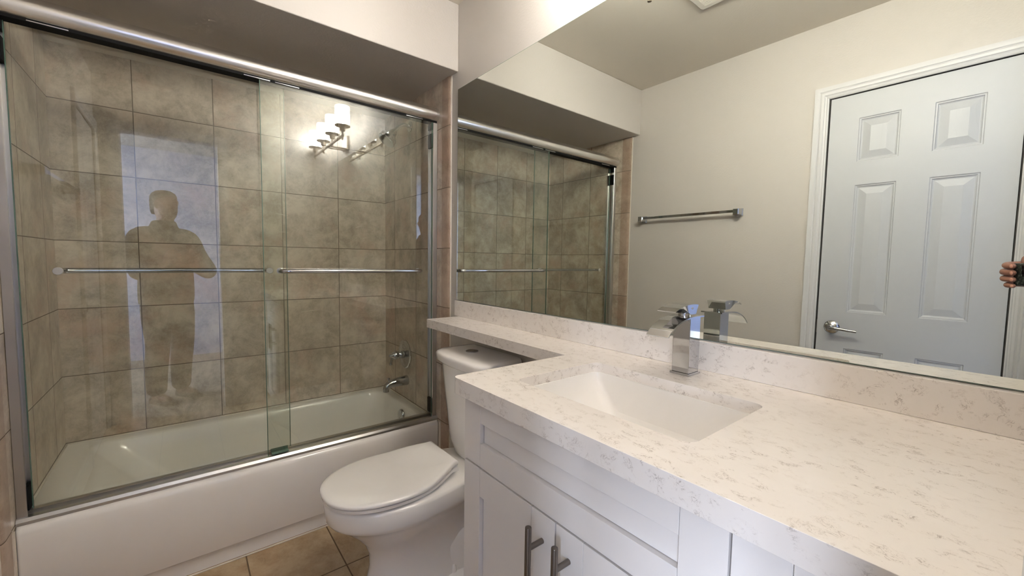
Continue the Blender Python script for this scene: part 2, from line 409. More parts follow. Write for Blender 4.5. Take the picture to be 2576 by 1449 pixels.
bm = nbm(); box(bm, .700, .7035, YF-.002, YF+.001, .885, .955); fin('latch_plate', bm, M['nickel'], d1)
# casing with stepped profile (a moulding with three ridges)
prof = [(0,.0),(.0,.009),(.006,.0115),(.010,.009),(.016,.011),(.020,.0145),(.030,.0155),(.036,.0135),(.040,.0165),(.054,.0185),(.060,.018),(.062,.0)]
bm = nbm()
ci, co = X0-.004, X0-.066
path = [((X0-.006), 0, -1), None]
def casing_ring(x, z, dx, dz): return [Vector((x + dx*w, -L + t, z + dz*w)) for w, t in prof]
rings(bm, [casing_ring(X0-.006, 0, -1, 0), casing_ring(X0-.006, Z1+.004, -1, 1), casing_ring(X1+.006, Z1+.004, .72, 1), casing_ring(X1+.006, 0, .72, 0)])
struct(fin('trim_door', bm, M['trim'], ang=20), 'white stepped casing round the panel door', 'trim')
bm = nbm()
box(bm, X0-.006, X0-.002, -L-.05, -L+.001, 0, Z1+.004); box(bm, X0-.006, X1+.006, -L-.05, -L+.001, Z1+.0025, Z1+.006); box(bm, X1+.002, X1+.006, -L-.05, -L+.001, 0, Z1+.004)
box(bm, X0-.006, X1+.006, -L-.10, -L-.05, 0, DZ)
struct(fin('trim_door_jamb', bm, M['dark']), 'dark gap round the panel door', 'trim')
bm = nbm(); box(bm, -.565, .634, -L, -L+.012, 0, .085, bev=.003); struct(fin('baseboard_south', bm, M['trim']), 'white baseboard below the towel bar', 'baseboard')

# ------------------------------------------------------------------ bathtub
tub = thing('bathtub', 'white enamel alcove bathtub behind sliding glass doors', 'bathtub', (-.95, -L/2, 0))
ZR = .361
bm = nbm()
tx0, tx1, ty0, ty1 = XB+.001, -.5716, -L+.011, -.011
outer = rrect(tx0, tx1, ty0, ty1, .012, ZR, 6)
def off(z, l, r, f, b, rad):   # inset of each side: back wall, apron side, left end, faucet end
    return rrect(tx0+l, tx1-r, ty0+f, ty1-b, rad, z, 6)
rs = [off(.0, 0, .012, 0, 0, .010), off(.058, 0, .012, 0, 0, .010), off(.062, 0, .006, 0, 0, .010), off(.066, 0, .003, 0, 0, .010), off(.315, 0, .001, 0, 0, .012), off(.338, 0, .0, 0, 0, .012), off(.352, 0, .004, .0, .0, .012), off(.359, 0, .012, .0, .0, .014), off(.361, .0, .022, .0, .0, .016),
      off(.361, .045, .080, .085, .050, .07), off(.358, .052, .088, .094, .056, .08), off(.350, .058, .095, .105, .061, .085), off(.30, .068, .104, .15, .070, .095), off(.20, .085, .120, .235, .082, .10), off(.11, .10, .135, .31, .095, .10), off(.075, .125, .16, .36, .125, .09), off(.062, .17, .20, .42, .18, .06)]
rings(bm, rs)
fin('tub_shell', bm, M['tub'], tub, ang=60)
oc = Vector((-.900, ty1-.0695, .305))
pl = nbm(); lathe(pl, oc, (0,-1,.06), [(0,.036),(.006,.036),(.012,.032),(.015,.022),(.0155,.001)], 32)
ov = fin('overflow_plate', pl, M['chrome'], tub); ov['label'] = 'round chrome overflow plate'
bm = nbm(); lathe(bm, oc+Vector((0,-.015,-.012)), (0,-1,.06), [(0,.004),(.002,.004),(.003,.002)], 12); fin('screw', bm, M['nickel'], ov)

# ------------------------------------------------------------------ shower door frame
XD = -.628
fr = thing('shower_door_frame', 'polished metal shower door frame with round header over tub', 'door frame', (XD, -L/2, ZR))
bm = nbm(); cyl(bm, (XD+.012, -L+TY+.001, 1.988), (XD+.012, -TY-.001, 1.988), .036, 64)
hd = fin('header_rail', bm, M['rail'], fr); hd['label'] = 'thick round chrome header rail'
bm = nbm(); box(bm, XD-.022, XD+.0245, -L+TY+.004, -TY-.004, 1.9455, 1.966); fin('header_channel', bm, M['black'], fr)  # solid black strip painted as the shadow gap under the rail
bm = nbm()
rings(bm, [[Vector((XD+a, y, ZR+b)) for a, b in ((-.036,0),(.038,0),(.038,.010),(.032,.020),(.012,.0215),(.012,.012),(-.008,.012),(-.008,.026),(-.033,.026),(-.036,.022))] for y in (-L+TY+.001, -TY-.001)])
fin('sill_track', bm, M['alu'], fr, ang=25)
for y0, s in ((-TY-.001, -1), (-L+TY+.001, 1)):
    bm = nbm()
    prof = [(XD+.023, 0), (XD+.0235, .001), (XD+.0235, .0225), (XD+.0225, .0235), (XD+.0195, .0235), (XD+.0190, .0150), (XD-.0330, .0150), (XD-.0335, .0235), (XD-.0365, .0235), (XD-.0375, .0225), (XD-.0375, .001), (XD-.037, 0)]
    rings(bm, [[Vector((x, y0+s*d, z)) for x, d in prof] for z in (ZR+.0205, 1.945)])
    fin('side_jamb', bm, M['alu'], fr, ang=25)
    for z0, z1 in ((1.820, 1.893), (1.913, 1.9445), (ZR+.035, ZR+.115)):
        bm = nbm(); box(bm, XD-.031, XD+.017, y0+s*.0152, y0+s*.0275, z0, z1, bev=.002); fin('bumper', bm, M['black'], fr)
bm = nbm(); box(bm, XD-.016, XD+.034, -.800, -.735, ZR+.0265, ZR+.034, bev=.002); box(bm, XD+.008, XD+.0115, -.80, -.735, ZR+.03, ZR+.045)
g = fin('door_guide', bm, M['glass_edge'], fr)

# ------------------------------------------------------------------ sliding glass panels
XO, XI = XD+.020, XD-.016        # centre planes of the outer and inner panes
def pane(xc, y0, y1, label, inside):
    t = thing('sliding_glass_door', label, 'glass door', (xc, (y0+y1)/2, ZR+.03), 'sliding glass doors of the shower')
    bm = nbm(); box(bm, xc-.003, xc+.003, y0, y1, ZR+(.028 if inside else .016), 1.9465)
    fin('glass_pane', bm, M['glass'], t, smooth=False)
    for yy in (y0, y1):
        bm = nbm(); box(bm, xc-.0032, xc+.0032, yy-.0012, yy+.0012, ZR+(.028 if inside else .016), 1.9465); e = fin('glass_edge', bm, M['glass_edge'], t, smooth=False); e['label'] = 'green polished edge of the pane'
    for yy in ((y0+.10), (y1-.10)):
        bm = nbm(); box(bm, xc-.0045, XD+.0255, yy-.045, yy+.045, 1.9475, 1.9505, bev=.0008); fin('hanger', bm, M['alu'], t)
    return t
pin = pane(XI, -L+.040, -.720, 'left sliding glass door with its bar on the tub side', True)
pout = pane(XO, -.812, -.040, 'right sliding glass door with its bar facing the toilet', False)
def doorbar(p, xg, s, ya, yb):
    z = 1.175; d = .048
    bm = nbm()
    pts = bez([(xg, ya, z), (xg+s*d*.45, ya, z), (xg+s*d*.85, ya+.010, z), (xg+s*d, ya+.032, z)], 5) + bez([(xg+s*d, yb-.032, z), (xg+s*d*.85, yb-.010, z), (xg+s*d*.45, yb, z), (xg, yb, z)], 5)
    tube(bm, pts, .0095, 18)
    b = fin('towel_rail', bm, M['chrome'], p)
    for yy in (ya, yb):
        bm = nbm(); lathe(bm, (xg-s*.0065, yy, z), (-s,0,0), [(0,.013),(.004,.013),(.0055,.0115)], 24); c = fin('fixing_cap', bm, M['alu'], p); c['label'] = 'round metal cap on the other face of the glass'
doorbar(pin, XI-.004, -1, -1.398, -.786)
doorbar(pout, XO+.004, 1, -.752, -.118)

# ------------------------------------------------------------------ shower fittings on the north tile
t = thing('showerhead', 'chrome shower head on bent arm high on tiled end wall', 'shower head', (-.936, -TY, 2.008))
f0 = Vector((-.936, -TY, 2.008))
bm = nbm(); lathe(bm, f0, (0,-1,0), [(0,.030),(.004,.030),(.009,.022),(.012,.012)], 28); fin('flange', bm, M['chrome'], t)
bm = nbm(); pts = bez([f0, f0+Vector((0,-.035,.004)), f0+Vector((0,-.066,-.012)), f0+Vector((0,-.095,-.042))], 6); tube(bm, pts, .0105, 16); fin('arm', bm, M['chrome'], t)
hp = f0+Vector((0,-.092,-.039)); ax = Vector((0,-.62,-.78))
bm = nbm(); lathe(bm, hp, ax, [(0,.013),(.012,.018),(.016,.018),(.018,.022),(.036,.026),(.052,.043),(.062,.050),(.086,.050),(.0885,.048)], 32); hh = fin('head', bm, M['chrome'], t)
bm = nbm(); lathe(bm, hp+ax.normalized()*.088, ax, [(0,.047),(.003,.047),(.004,.044)], 32); fin('nozzle_plate', bm, M['mesh_grey'], hh)
v0 = Vector((-1.010, -TY, .645))
t = thing('shower_valve', 'round chrome shower valve with lever on tiled end wall', 'tap', v0)
bm = nbm(); lathe(bm, v0, (0,-1,0), [(0,.088),(.004,.088),(.007,.084),(.009,.076),(.008,.070),(.012,.052),(.016,.036),(.017,.03)], 44); fin('escutcheon', bm, M['chrome'], t)
bm = nbm(); lathe(bm, v0+Vector((0,-.015,0)), (0,-1,0), [(0,.024),(.012,.022),(.018,.026),(.026,.021),(.036,.021),(.042,.026),(.052,.027),(.064,.021),(.076,.012),(.088,.006),(.090,.001)], 28); kb = fin('knob', bm, M['chrome'], t)
bm = nbm(); a = v0+Vector((0,-.066,0)); tube(bm, bez([a, a+Vector((-.004,-.016,-.018)), a+Vector((-.008,-.022,-.045)), a+Vector((-.010,-.022,-.058))], 5), [.010]*5+[.0075]*6+[.009]*5, 12); fin('lever', bm, M['chrome'], kb)
s0 = Vector((-.982, -TY, .487))
t = thing('tub_spout', 'chrome tub spout below the shower valve', 'tap', s0)
bm = nbm()
pr = [(0,0,.030),(.008,0,.031),(.03,0,.029),(.07,-.002,.026),(.10,-.005,.0235),(.118,-.010,.0215),(.130,-.020,.0195),(.134,-.034,.018),(.134,-.050,.017)]
rs = []
for i, (d, dz, r_) in enumerate(pr):
    an = 0 if i < 5 else [0,0,0,0,0,25,55,80,90][i]
    rs.append(circ(s0+Vector((0,-d,dz)), (0,-math.cos(R(an)),-math.sin(R(an))), r_, 28, ref=(1,0,0)))
rings(bm, rs); fin('spout_body', bm, M['chrome'], t)
bm = nbm(); lathe(bm, s0+Vector((0,-.118,.010)), (0,0,1), [(0,.004),(.010,.004),(.012,.008),(.020,.008),(.022,.005)], 16); fin('diverter_knob', bm, M['chrome'], t)
# thin off-white marks raised on the back wall tiles
def mark(loc, pieces, label):
    bm = nbm()
    for (a, b, w) in pieces:
        p, q = Vector((XB+.0015, loc[0]+a[0], loc[1]+a[1])), Vector((XB+.0015, loc[0]+b[0], loc[1]+b[1]))
        tube(bm, [p, (p+q)/2+Vector((0,0,w*.3)), q], [w*.5, w, w*.45], 6)
    tag(fin('tile_mark', bm, M['white_mark']), label, 'white_mark', 'white marks on the back wall tiles')
mark((-.475, .912), [((-.053,-.003),(.05,.003),.0016)], 'thin white streak low on the middle tile of the tub wall')
mark((-.62, 1.475), [((-.03,.006),(.03,-.002),.002)], 'white mark behind the overlap of the glass doors, upper of two')
mark((-.62, 1.378), [((-.02,.001),(.03,-.001),.0014)], 'white mark behind the overlap of the glass doors, lower of two')
mark((-.185, 1.435), [((-.02,-.006),(.015,.006),.002)], 'short white mark high on tile near the shower corner')
mark((-.148, 1.366), [((-.008,-.003),(.008,.003),.0015)], 'tiny white speck under the mark near the shower corner')

# ------------------------------------------------------------------ toilet
TX = -.050
toi = thing('toilet', 'white two-piece toilet with closed lid between tub and vanity', 'toilet', (TX, -.40, 0))
def egg(z, yb, yf, w, x=TX, n=48, pw=2.0, wb=.62, k=.55):
    # closed outline: rounded back, egg front; widest at fraction k of the length from the back
    out = []; ym = yb + (yf-yb)*k
    for i in range(n):
        a = 2*PI*i/n; c, s = math.cos(a), math.sin(a)
        if s >= 0: y = ym + (yf-ym)*s; xx = w*c
        else: y = ym - (yb-ym)*s*-1 if False else ym + (ym-yb)*s; xx = w*(wb + (1-wb)*(1-abs(s)**1.6))*(abs(c)**(.55))*(1 if c >= 0 else -1)
        out.append(Vector((x+xx, y, z)))
    return out
bm = nbm()
rs = [egg(.0, -.075, -.600, .118, wb=.85, k=.55), egg(.012, -.075, -.602, .118, wb=.85), egg(.03, -.08, -.594, .108, wb=.85), egg(.12, -.09, -.575, .096, wb=.85, k=.6), egg(.17, -.09, -.577, .100, wb=.8, k=.6), egg(.215, -.085, -.596, .114, wb=.75, k=.62),
      egg(.26, -.075, -.632, .134, wb=.70, k=.62), egg(.298, -.068, -.672, .153, wb=.68, k=.6), egg(.320, -.06, -.698, .167, wb=.68, k=.6), egg(.332, -.057, -.714, .178, wb=.68, k=.6), egg(.345, -.055, -.722, .182, wb=.68, k=.6), egg(.395, -.05, -.727, .184, wb=.68, k=.6), egg(.404, -.052, -.724, .181, wb=.68, k=.6), egg(.4075, -.06, -.714, .172, wb=.68, k=.6)]
rings(bm, rs); fin('bowl', bm, M['porc'], toi, ang=60)
# base flange with the trapway bulge and bolt caps
bm = nbm(); rs = [egg(.0, -.075, -.40, .140, wb=.9, k=.5), egg(.016, -.075, -.40, .140, wb=.9, k=.5), egg(.024, -.08, -.39, .132, wb=.9, k=.5), egg(.030, -.09, -.37, .10, wb=.9, k=.5)]
rings(bm, rs)
rings(bm, [egg(.02, -.07, -.375, .112, wb=.9, k=.5), egg(.08, -.07, -.375, .112, wb=.9, k=.5), egg(.13, -.075, -.365, .106, wb=.9, k=.5), egg(.165, -.08, -.35, .094, wb=.9, k=.5), egg(.19, -.09, -.325, .076, wb=.9, k=.5), egg(.205, -.11, -.29, .05, wb=.9, k=.5)])
fin('base', bm, M['porc'], toi, ang=60)
for sx in (-1, 1):
    bm = nbm(); lathe(bm, (TX+sx*.100, -.285, .022), (0,0,1), [(0,.013),(.006,.012),(.026,.009),(.032,.006),(.033,.001)], 20); fin('bolt_cap', bm, M['porc'], toi)
# seat and lid : outline with flared narrow hinge end
def lidline(z, ins=0.0, zback=.0, n=40):
    half = [(0,-.735), (.045,-.731), (.085,-.715), (.125,-.680), (.155,-.630), (.172,-.570), (.178,-.500), (.170,-.430), (.152,-.372), (.129,-.325), (.113,-.295), (.106,-.272)]
    P = bez([(a, b, 0) for a, b in half], 4)
    cx, cy = 0, -.50; out = []
    for p in P:
        k = 1 - ins/max(.05, math.hypot(p.x-cx, p.y-cy)); out.append((cx+(p.x-cx)*k, cy+(p.y-cy)*k))
    full = [(x_, y_) for x_, y_ in out] + [(-x_, y_) for x_, y_ in out[::-1][:-1]]
    def rise(y):
        t_ = min(1, max(0, (y+.46)/.19)); return zback*t_*t_*(3-2*t_)
    return [Vector((TX+x_, y_, z+rise(y_))) for x_, y_ in full]
bm = nbm(); rings(bm, [lidline(.4155, .016, .012), lidline(.4165, .005, .014), lidline(.4265, .004, .016), lidline(.4280, .009, .016)]); fin('seat', bm, M['porc'], toi, ang=50)
bm = nbm(); rs = [lidline(.4310, .010, .016), lidline(.4325, .001, .018), lidline(.438, .0, .022), lidline(.442, .002, .024), lidline(.445, .007, .025), lidline(.4462, .018, .026), lidline(.447, .06, .024), lidline(.4475, .12, .016)]
rings(bm, rs, cap1=True); lid = fin('lid', bm, M['porc'], toi, ang=60)
for sx in (-1, 1):
    bm = nbm(); cyl(bm, (TX+sx*.062-.018, -.268, .424), (TX+sx*.062+.018, -.268, .424), .012, 18, .003); box(bm, TX+sx*.062-.014, TX+sx*.062+.014, -.285, -.250, .407, .420, bev=.003); fin('hinge', bm, M['porc'], toi)
def tankline(z, hw, yf, yb=-.022, bow=.030, r=.03, n=14):
    out = []
    for i in range(n+1):
        a = -1+2*i/n; x_ = a*hw
        y = yf + bow*(a*a)
        if abs(a) > .86: y += (abs(a)-.86)/.14*.022
        out.append(Vector((TX+x_, y, z)))
    out += [Vector((TX+hw, yb-.015, z)), Vector((TX+hw-.012, yb, z)), Vector((TX-hw+.012, yb, z)), Vector((TX-hw, yb-.015, z))]
    return out
bm = nbm(); rings(bm, [tankline(.408, .105, -.185, bow=.03), tankline(.418, .118, -.194, bow=.03), tankline(.46, .134, -.202), tankline(.60, .152, -.212), tankline(.74, .168, -.222), tankline(.800, .174, -.226)])
fin('tank', bm, M['porc'], toi, ang=60)
bm = nbm(); rings(bm, [tankline(.797, .176, -.229), tankline(.800, .186, -.240), tankline(.806, .190, -.245), tankline(.826, .192, -.247), tankline(.834, .191, -.246), tankline(.840, .187, -.241), tankline(.844, .178, -.230), tankline(.8462, .15, -.20, yb=-.04), tankline(.8468, .11, -.17, yb=-.06, bow=.015)])
tl = fin('tank_lid', bm, M['porc'], toi, ang=60)
bc = Vector((TX-.03, -.125, .8462))
bm = nbm(); lathe(bm, bc, (0,0,1), [(0,.027),(.0035,.027),(.0045,.024),(.0030,.021)], 32); fb = fin('flush_button', bm, M['chrome'], tl)
bm = nbm(); lathe(bm, bc, (0,0,1), [(.0026,.0205),(.0045,.019),(.0048,.001)], 32); fb2 = fin('button_top', bm, M['nickel'], toi)
bm = nbm(); tube(bm, bez([(.085, -.02, .17), (.085, -.055, .17), (.083, -.07, .2), (.07, -.08, .36), (.055, -.085, .42)], 6), .006, 10); fin('supply_hose', bm, M['nickel'], toi)

# ------------------------------------------------------------------ vanity cabinet
YV = -.552
van = thing('vanity_cabinet', 'white shaker vanity cabinet under the quartz worktop', 'cabinet', (.96, -.28, 0))
bm = nbm(); 
box(bm, .541, .559, YV+.021, -.004, .10, ZCB-.0005); box(bm, XE-.019, XE-.001, YV+.021, -.004, .10, ZCB-.0005); box(bm, .559, XE-.019, YV+.021, -.004, .10, .118)
box(bm, .559, XE-.019, -.012, -.004, .118, ZCB-.0005); box(bm, .559, XE-.019, YV+.021, YV+.030, .118, ZCB-.0005); box(bm, 1.149, 1.167, YV+.030, -.012, .118, ZCB-.0005)
box(bm, .56, XE-.001, YV+.08, -.01, 0, .10); fin('carcass', bm, M['white'], van, smooth=False)
def shaker(name, x0, x1, z0, z1, st=.066, rt=.055, parent=van, rb=None):
    bm = nbm(); yf, yb, yi = YV, YV+.0195, YV+.0105
    rb = rt if rb is None else rb
    g_ = .0008
    for a in ((x0, x0+st-g_, z0, z1), (x1-st+g_, x1, z0, z1), (x0+st, x1-st, z1-rt, z1), (x0+st, x1-st, z0, z0+rb)):
        box(bm, a[0], a[1], yf, yb, a[2], a[3], bev=.0006, seg=1)
    box(bm, x0+st+.0013, x1-st-.0006, yi, yb-.002, z0+rb+.0013, z1-rt-.0006)
    return fin(name, bm, M['white'], parent, smooth=False)
shaker('false_drawer_front', .5425, 1.156, .757, .9150, rt=.055, rb=.055)
shaker('door', .5425, .8535, .112, .7525, rt=.066)
d_l = van.children[-1]
shaker('door', .8565, 1.156, .112, .7525, rt=.066)
d_r = van.children[-1]
shaker('drawer_front', 1.1595, XE-.003, .665, .9150, rt=.055)
shaker('drawer_front', 1.1595, XE-.003, .395, .6615, rt=.055)
shaker('drawer_front', 1.1595, XE-.003, .112, .3915, rt=.055)
dd = [c for c in van.children if c.name.startswith('door')]
for par, x in ((dd[0], .8205), (dd[1], .8895)):
    bm = nbm(); yb = YV-.036
    cyl(bm, (x, yb, .555), (x, yb, .742), .0062, 20, .0015)
    for z in (.597, .700): cyl(bm, (x, YV, z), (x, yb, z), .0052, 16)
    o = fin('handle', bm, M['pull'], par); o['label'] = 'dark nickel bar handle'

# ------------------------------------------------------------------ worktop with shelf arm, backsplash
ctop = thing('countertop', 'cream quartz worktop with dark flecks and narrow shelf over toilet', 'countertop', (.5, -.2, ZCT))
def slab_pts():
    DC, DS, XL, XSH = -.577, -.191, .525, -.369
    def arc(cx, cy, r, a0, a1, k=6): return [(cx+r*math.cos(R(a0+(a1-a0)*i/k)), cy+r*math.sin(R(a0+(a1-a0)*i/k))) for i in range(k+1)]
    p = [(XE-.0005, -.001)]; p += [(XSH, -.001)]
    p += arc(XSH+.004, DS+.004, .004, 180, 270, 3)
    p += [(XL, DS)]
    p += arc(XL+.016, DC+.016, .016, 180, 270)
    p += [(XE-.0005, DC)]
    return p
SX0, SX1, SY0, SY1 = .634, 1.062, -.470, -.180
bm = nbm()
op = slab_pts(); hp_ = [(v.x, v.y) for v in rrect(SX0, SX1, SY0, SY1, .022, 0, 6)]
def ringz(pts, z, ins=0): return [Vector((x, y, z)) for x, y in pts]
def loopedges(z):
    e = []
    for pts in (op, hp_):
        vs = [bm.verts.new((x, y, z)) for x, y in pts]
        es = [bm.edges.new((vs[i], vs[(i+1) % len(vs)])) for i in range(len(vs))]
        e.append((vs, es))
    bmesh.ops.triangle_fill(bm, use_beauty=True, use_dissolve=False, edges=e[0][1]+e[1][1])
    return e
tp_ = loopedges(ZCT); bt_ = loopedges(ZCB)
for k in (0, 1):
    a, b = tp_[k][0], bt_[k][0]
    for i in range(len(a)):
        j = (i+1) % len(a); bm.faces.new((a[i], a[j], b[j], b[i]))
bmesh.ops.recalc_face_normals(bm, faces=bm.faces)
sl = fin('slab', bm, M['quartz'], ctop, ang=40)
bv = sl.modifiers.new('bevel', 'BEVEL'); bv.width = .0025; bv.segments = 2; bv.limit_method = 'ANGLE'; bv.angle_limit = R(60)
boxobj('backsplash', M['quartz'], (-.404, XE-.0005, -.020, -.0005, ZCT+.0003, 1.031), ctop, bev=.0012)

# ------------------------------------------------------------------ undermount sink
sk = thing('sink', 'rectangular white undermount basin set into the worktop', 'sink', ((SX0+SX1)/2, (SY0+SY1)/2, ZCB))
bm = nbm()
def br(z, i, r_, k=None): return rrect(SX0-.004+i, SX1+.004-i, SY0-.004+(i if k is None else k), SY1+.004-(i if k is None else k), r_, z, 6)
rs = [br(ZCT-.026, .0042, .022), br(ZCT-.0265, .0060, .022), br(ZCB-.008, .010, .022, .0075), br(ZCB-.040, .034, .024, .010), br(ZCB-.085, .077, .026, .016), br(ZCB-.112, .106, .030, .020), br(ZCB-.126, .130, .034, .034), br(ZCB-.132, .155, .030, .055), br(ZCB-.134, .180, .02, .10)]
rings(bm, rs, cap0=False)
outer_b = [br(ZCT-.0265, .0042, .022), br(ZCB-.0012, .0042, .022), br(ZCB-.0012, -.022, .03), br(ZCB-.012, -.022, .03), br(ZCB-.05, -.004, .03), br(ZCB-.11, .04, .045), br(ZCB-.145, .10, .03)]
rings(bm, outer_b, cap0=False)
fin('basin', bm, M['porc'], sk, ang=60)
bm = nbm(); lathe(bm, ((SX0+SX1)/2, (SY0+SY1)/2, ZCB-.134), (0,0,1), [(0,.022),(.002,.022),(.003,.018),(.002,.001)], 24); fin('drain', bm, M['chrome'], sk)

# ------------------------------------------------------------------ faucet
fx, fy = .8415, -.0845
fa = thing('faucet', 'square chrome waterfall faucet behind the sink', 'tap', (fx, fy, ZCT))
boxobj('base_plate', M['chrome'], (fx-.0255, fx+.0255, fy-.0285, fy+.0285, ZCT, ZCT+.006), fa, bev=.001)
boxobj('column', M['chrome'], (fx-.0222, fx+.0222, fy-.0252, fy+.0252, ZCT+.006, 1.1008), fa, bev=.0012)
def sheet(name, prof, hw, th, parent=fa):
    P = bez([(0, y, z) for y, z in prof], 6); bm = nbm(); rs = []
    for i, p in enumerate(P):
        t_ = (P[min(i+1, len(P)-1)]-P[max(i-1, 0)]).normalized(); nrm = Vector((0, -t_.z, t_.y))
        if nrm.z < 0: nrm = -nrm
        k = th(i/(len(P)-1)) if callable(th) else th
        rs.append([p+Vector((fx-hw,0,0)), p+Vector((fx+hw,0,0)), p+Vector((fx+hw,0,0))-nrm*k, p+Vector((fx-hw,0,0))-nrm*k])
    rings(bm, rs); return fin(name, bm, M['chrome'], parent, ang=28)
sheet('spout', [(fy+.031,1.1042), (fy+.005,1.1045), (fy-.025,1.1038), (fy-.058,1.1008), (fy-.090,1.0925), (fy-.116,1.0795), (fy-.134,1.0650)], .0285, .0035)
hn = None
bm = nbm(); cyl(bm, (fx, fy-.014, 1.1040), (fx, fy-.014, 1.1105), .0145, 28); neck = fin('neck', bm, M['chrome'], fa)
bm = nbm()   # lever: wedge block at the back, thin curved blade to the front
top = bez([(0, fy+.007, 1.1328), (0, fy-.018, 1.1342), (0, fy-.048, 1.1330), (0, fy-.075, 1.1285), (0, fy-.098, 1.1205)], 6)
bot = bez([(0, fy-.001, 1.1100), (0, fy-.014, 1.1095), (0, fy-.030, 1.1115), (0, fy-.066, 1.1262), (0, fy-.0975, 1.1187)], 6)
rings(bm, [[a+Vector((fx-.0245,0,0)), a+Vector((fx+.0245,0,0)), b+Vector((fx+.0232,0,0)), b+Vector((fx-.0232,0,0))] for a, b in zip(top, bot)])
hl = fin('lever', bm, M['chrome'], fa, ang=28)
bm = nbm(); lathe(bm, (fx+.0240, fy-.022, 1.125), (1,0,0), [(0,.0025),(.0012,.0025),(.0014,.001)], 12); fin('set_screw', bm, M['nickel'], hl)

# ------------------------------------------------------------------ mirror
mi = thing('mirror', 'large frameless wall mirror above the worktop', 'mirror', (.48, 0, 1.031))
MX0, MX1, MZ0, MZ1 = -.409, XE-.002, 1.0335, 2.0607
boxobj('mirror_backing', M['glass_edge'], (MX0, MX1, -.0052, -.0006, MZ0, MZ1), mi)
bm = nbm(); bm.faces.new([bm.verts.new(q) for q in ((MX0+.0012,-.0054,MZ0+.0012),(MX1-.0012,-.0054,MZ0+.0012),(MX1-.0012,-.0054,MZ1-.0012),(MX0+.0012,-.0054,MZ1-.0012))])
fin('mirror_face', bm, M['mirror'], mi, smooth=False)

# ------------------------------------------------------------------ vanity light above the mirror
LXC, LY = .93, -.15
vl = thing('vanity_light', 'brushed nickel four-lamp bar fixture above the mirror', 'lamp', (LXC, 0, 2.16))
boxobj('backplate', M['nickel'], (LXC-.055, LXC+.055, -.022, -.0005, 2.105, 2.215), vl, bev=.004)
bm = nbm()
for dx in (-.03, .03): box(bm, LXC+dx-.005, LXC+dx+.005, LY+.006, -.02, 2.108, 2.120, bev=.001)
fin('arm', bm, M['nickel'], vl)
boxobj('bar', M['nickel'], (LXC-.40, LXC+.40, LY-.007, LY+.007, 2.107, 2.121), vl, bev=.001)
for k in range(4):
    x = LXC + (k-1.5)*.255
    bm = nbm(); lathe(bm, (x, LY, 2.085), (0,0,1), [(0,.007),(.022,.007),(.022,.007),(.060,.007),(.062,.019),(.092,.022),(.094,.052),(.100,.053),(.102,.045)], 32); hol = fin('lamp_holder', bm, M['nickel'], vl)
    bm = nbm()
    rings(bm, [circ((x, LY, z), (0,0,1), r_, 40) for z, r_ in ((2.188,.049),(2.318,.049),(2.318,.0465),(2.190,.0465))], cap0=False, cap1=False)
    sh = fin('lamp_shade', bm, M['shade'], vl); sh['label'] = 'frosted white glass cylinder shade'
    bm = nbm(); lathe(bm, (x, LY, 2.188), (0,0,1), [(0,.013),(.036,.014),(.052,.021),(.068,.029),(.083,.030),(.098,.025),(.108,.012),(.111,.001)], 24); fin('bulb', bm, M['bulb'], sh)

# ------------------------------------------------------------------ towel bar on the south wall
tb = thing('towel_bar', 'square chrome towel bar on the wall opposite the mirror', 'towel bar', (-.03, -L, 1.545))
YT = -L+.050
boxobj('bar', M['chrome'], (-.345, .285, YT-.005, YT+.005, 1.538, 1.554), tb, bev=.001)
for x, s in ((-.352, 1), (.292, -1)):
    bm = nbm()
    rings(bm, [[Vector((x+a*w, y, 1.542+b*hh_)) for a, b in ((-1,-1),(1,-1),(1,1),(-1,1))] for y, w, hh_ in ((-L+.0005,.018,.022),(-L+.006,.018,.022),(-L+.010,.015,.019),(-L+.030,.013,.016),(YT-.008,.016,.017),(YT+.010,.016,.017),(YT+.013,.013,.014))])
    fin('bracket', bm, M['chrome'], tb, ang=25)

# ------------------------------------------------------------------ ceiling fan grille
ef = thing('exhaust_fan', 'white slatted exhaust fan grille on the ceiling', 'vent', (.47, -.76, ZC))
bm = nbm(); x0, x1, y0, y1 = .323, .613, -.915, -.625
rings(bm, [rrect(x0, x1, y0, y1, .012, ZC-.0005), rrect(x0, x1, y0, y1, .012, ZC-.012), rrect(x0+.004, x1-.004, y0+.004, y1-.004, .010, ZC-.016), rrect(x0+.030, x1-.030, y0+.030, y1-.030, .004, ZC-.018), rrect(x0+.032, x1-.032, y0+.032, y1-.032, .004, ZC-.006)])
fin('grille_frame', bm, M['plast'], ef)
bm = nbm()
k = 0; y = y0+.036
while y < y1-.038: box(bm, x0+.031, x1-.031, y, y+.005, ZC-.018, ZC-.007); y += .0105
fin('slats', bm, M['plast'], ef, smooth=False)

# ------------------------------------------------------------------ person in the doorway with a phone
def P3(r_, u_, f_): return CP + RT*r_ + UP*u_ + FW*f_
ph = thing('phone', 'dark speckled phone held level in both hands', 'phone', P3(.03, -.02, -.008))
def obox(bm, r0, r1, u0, u1, f0, f1, bev):
    t_ = nbm(); box(t_, r0, r1, u0, u1, f0, f1, bev=bev, seg=3)
    mt = Matrix((RT, UP, FW)).transposed().to_4x4(); mt.translation = CP; merge(bm, t_, mt)
bm = nbm(); obox(bm, -.044, .108, -.056, .019, -.0150, -.0050, .004); fin('case', bm, M['case'], ph)
bm = nbm(); obox(bm, -.038, .102, -.051, .014, -.0155, -.0148, .0002); fin('screen', bm, M['screen'], ph)
bm = nbm(); obox(bm, -.012, .026, -.024, .012, -.0052, -.0042, .0004); fin('camera_plate', bm, M['screen'], ph)

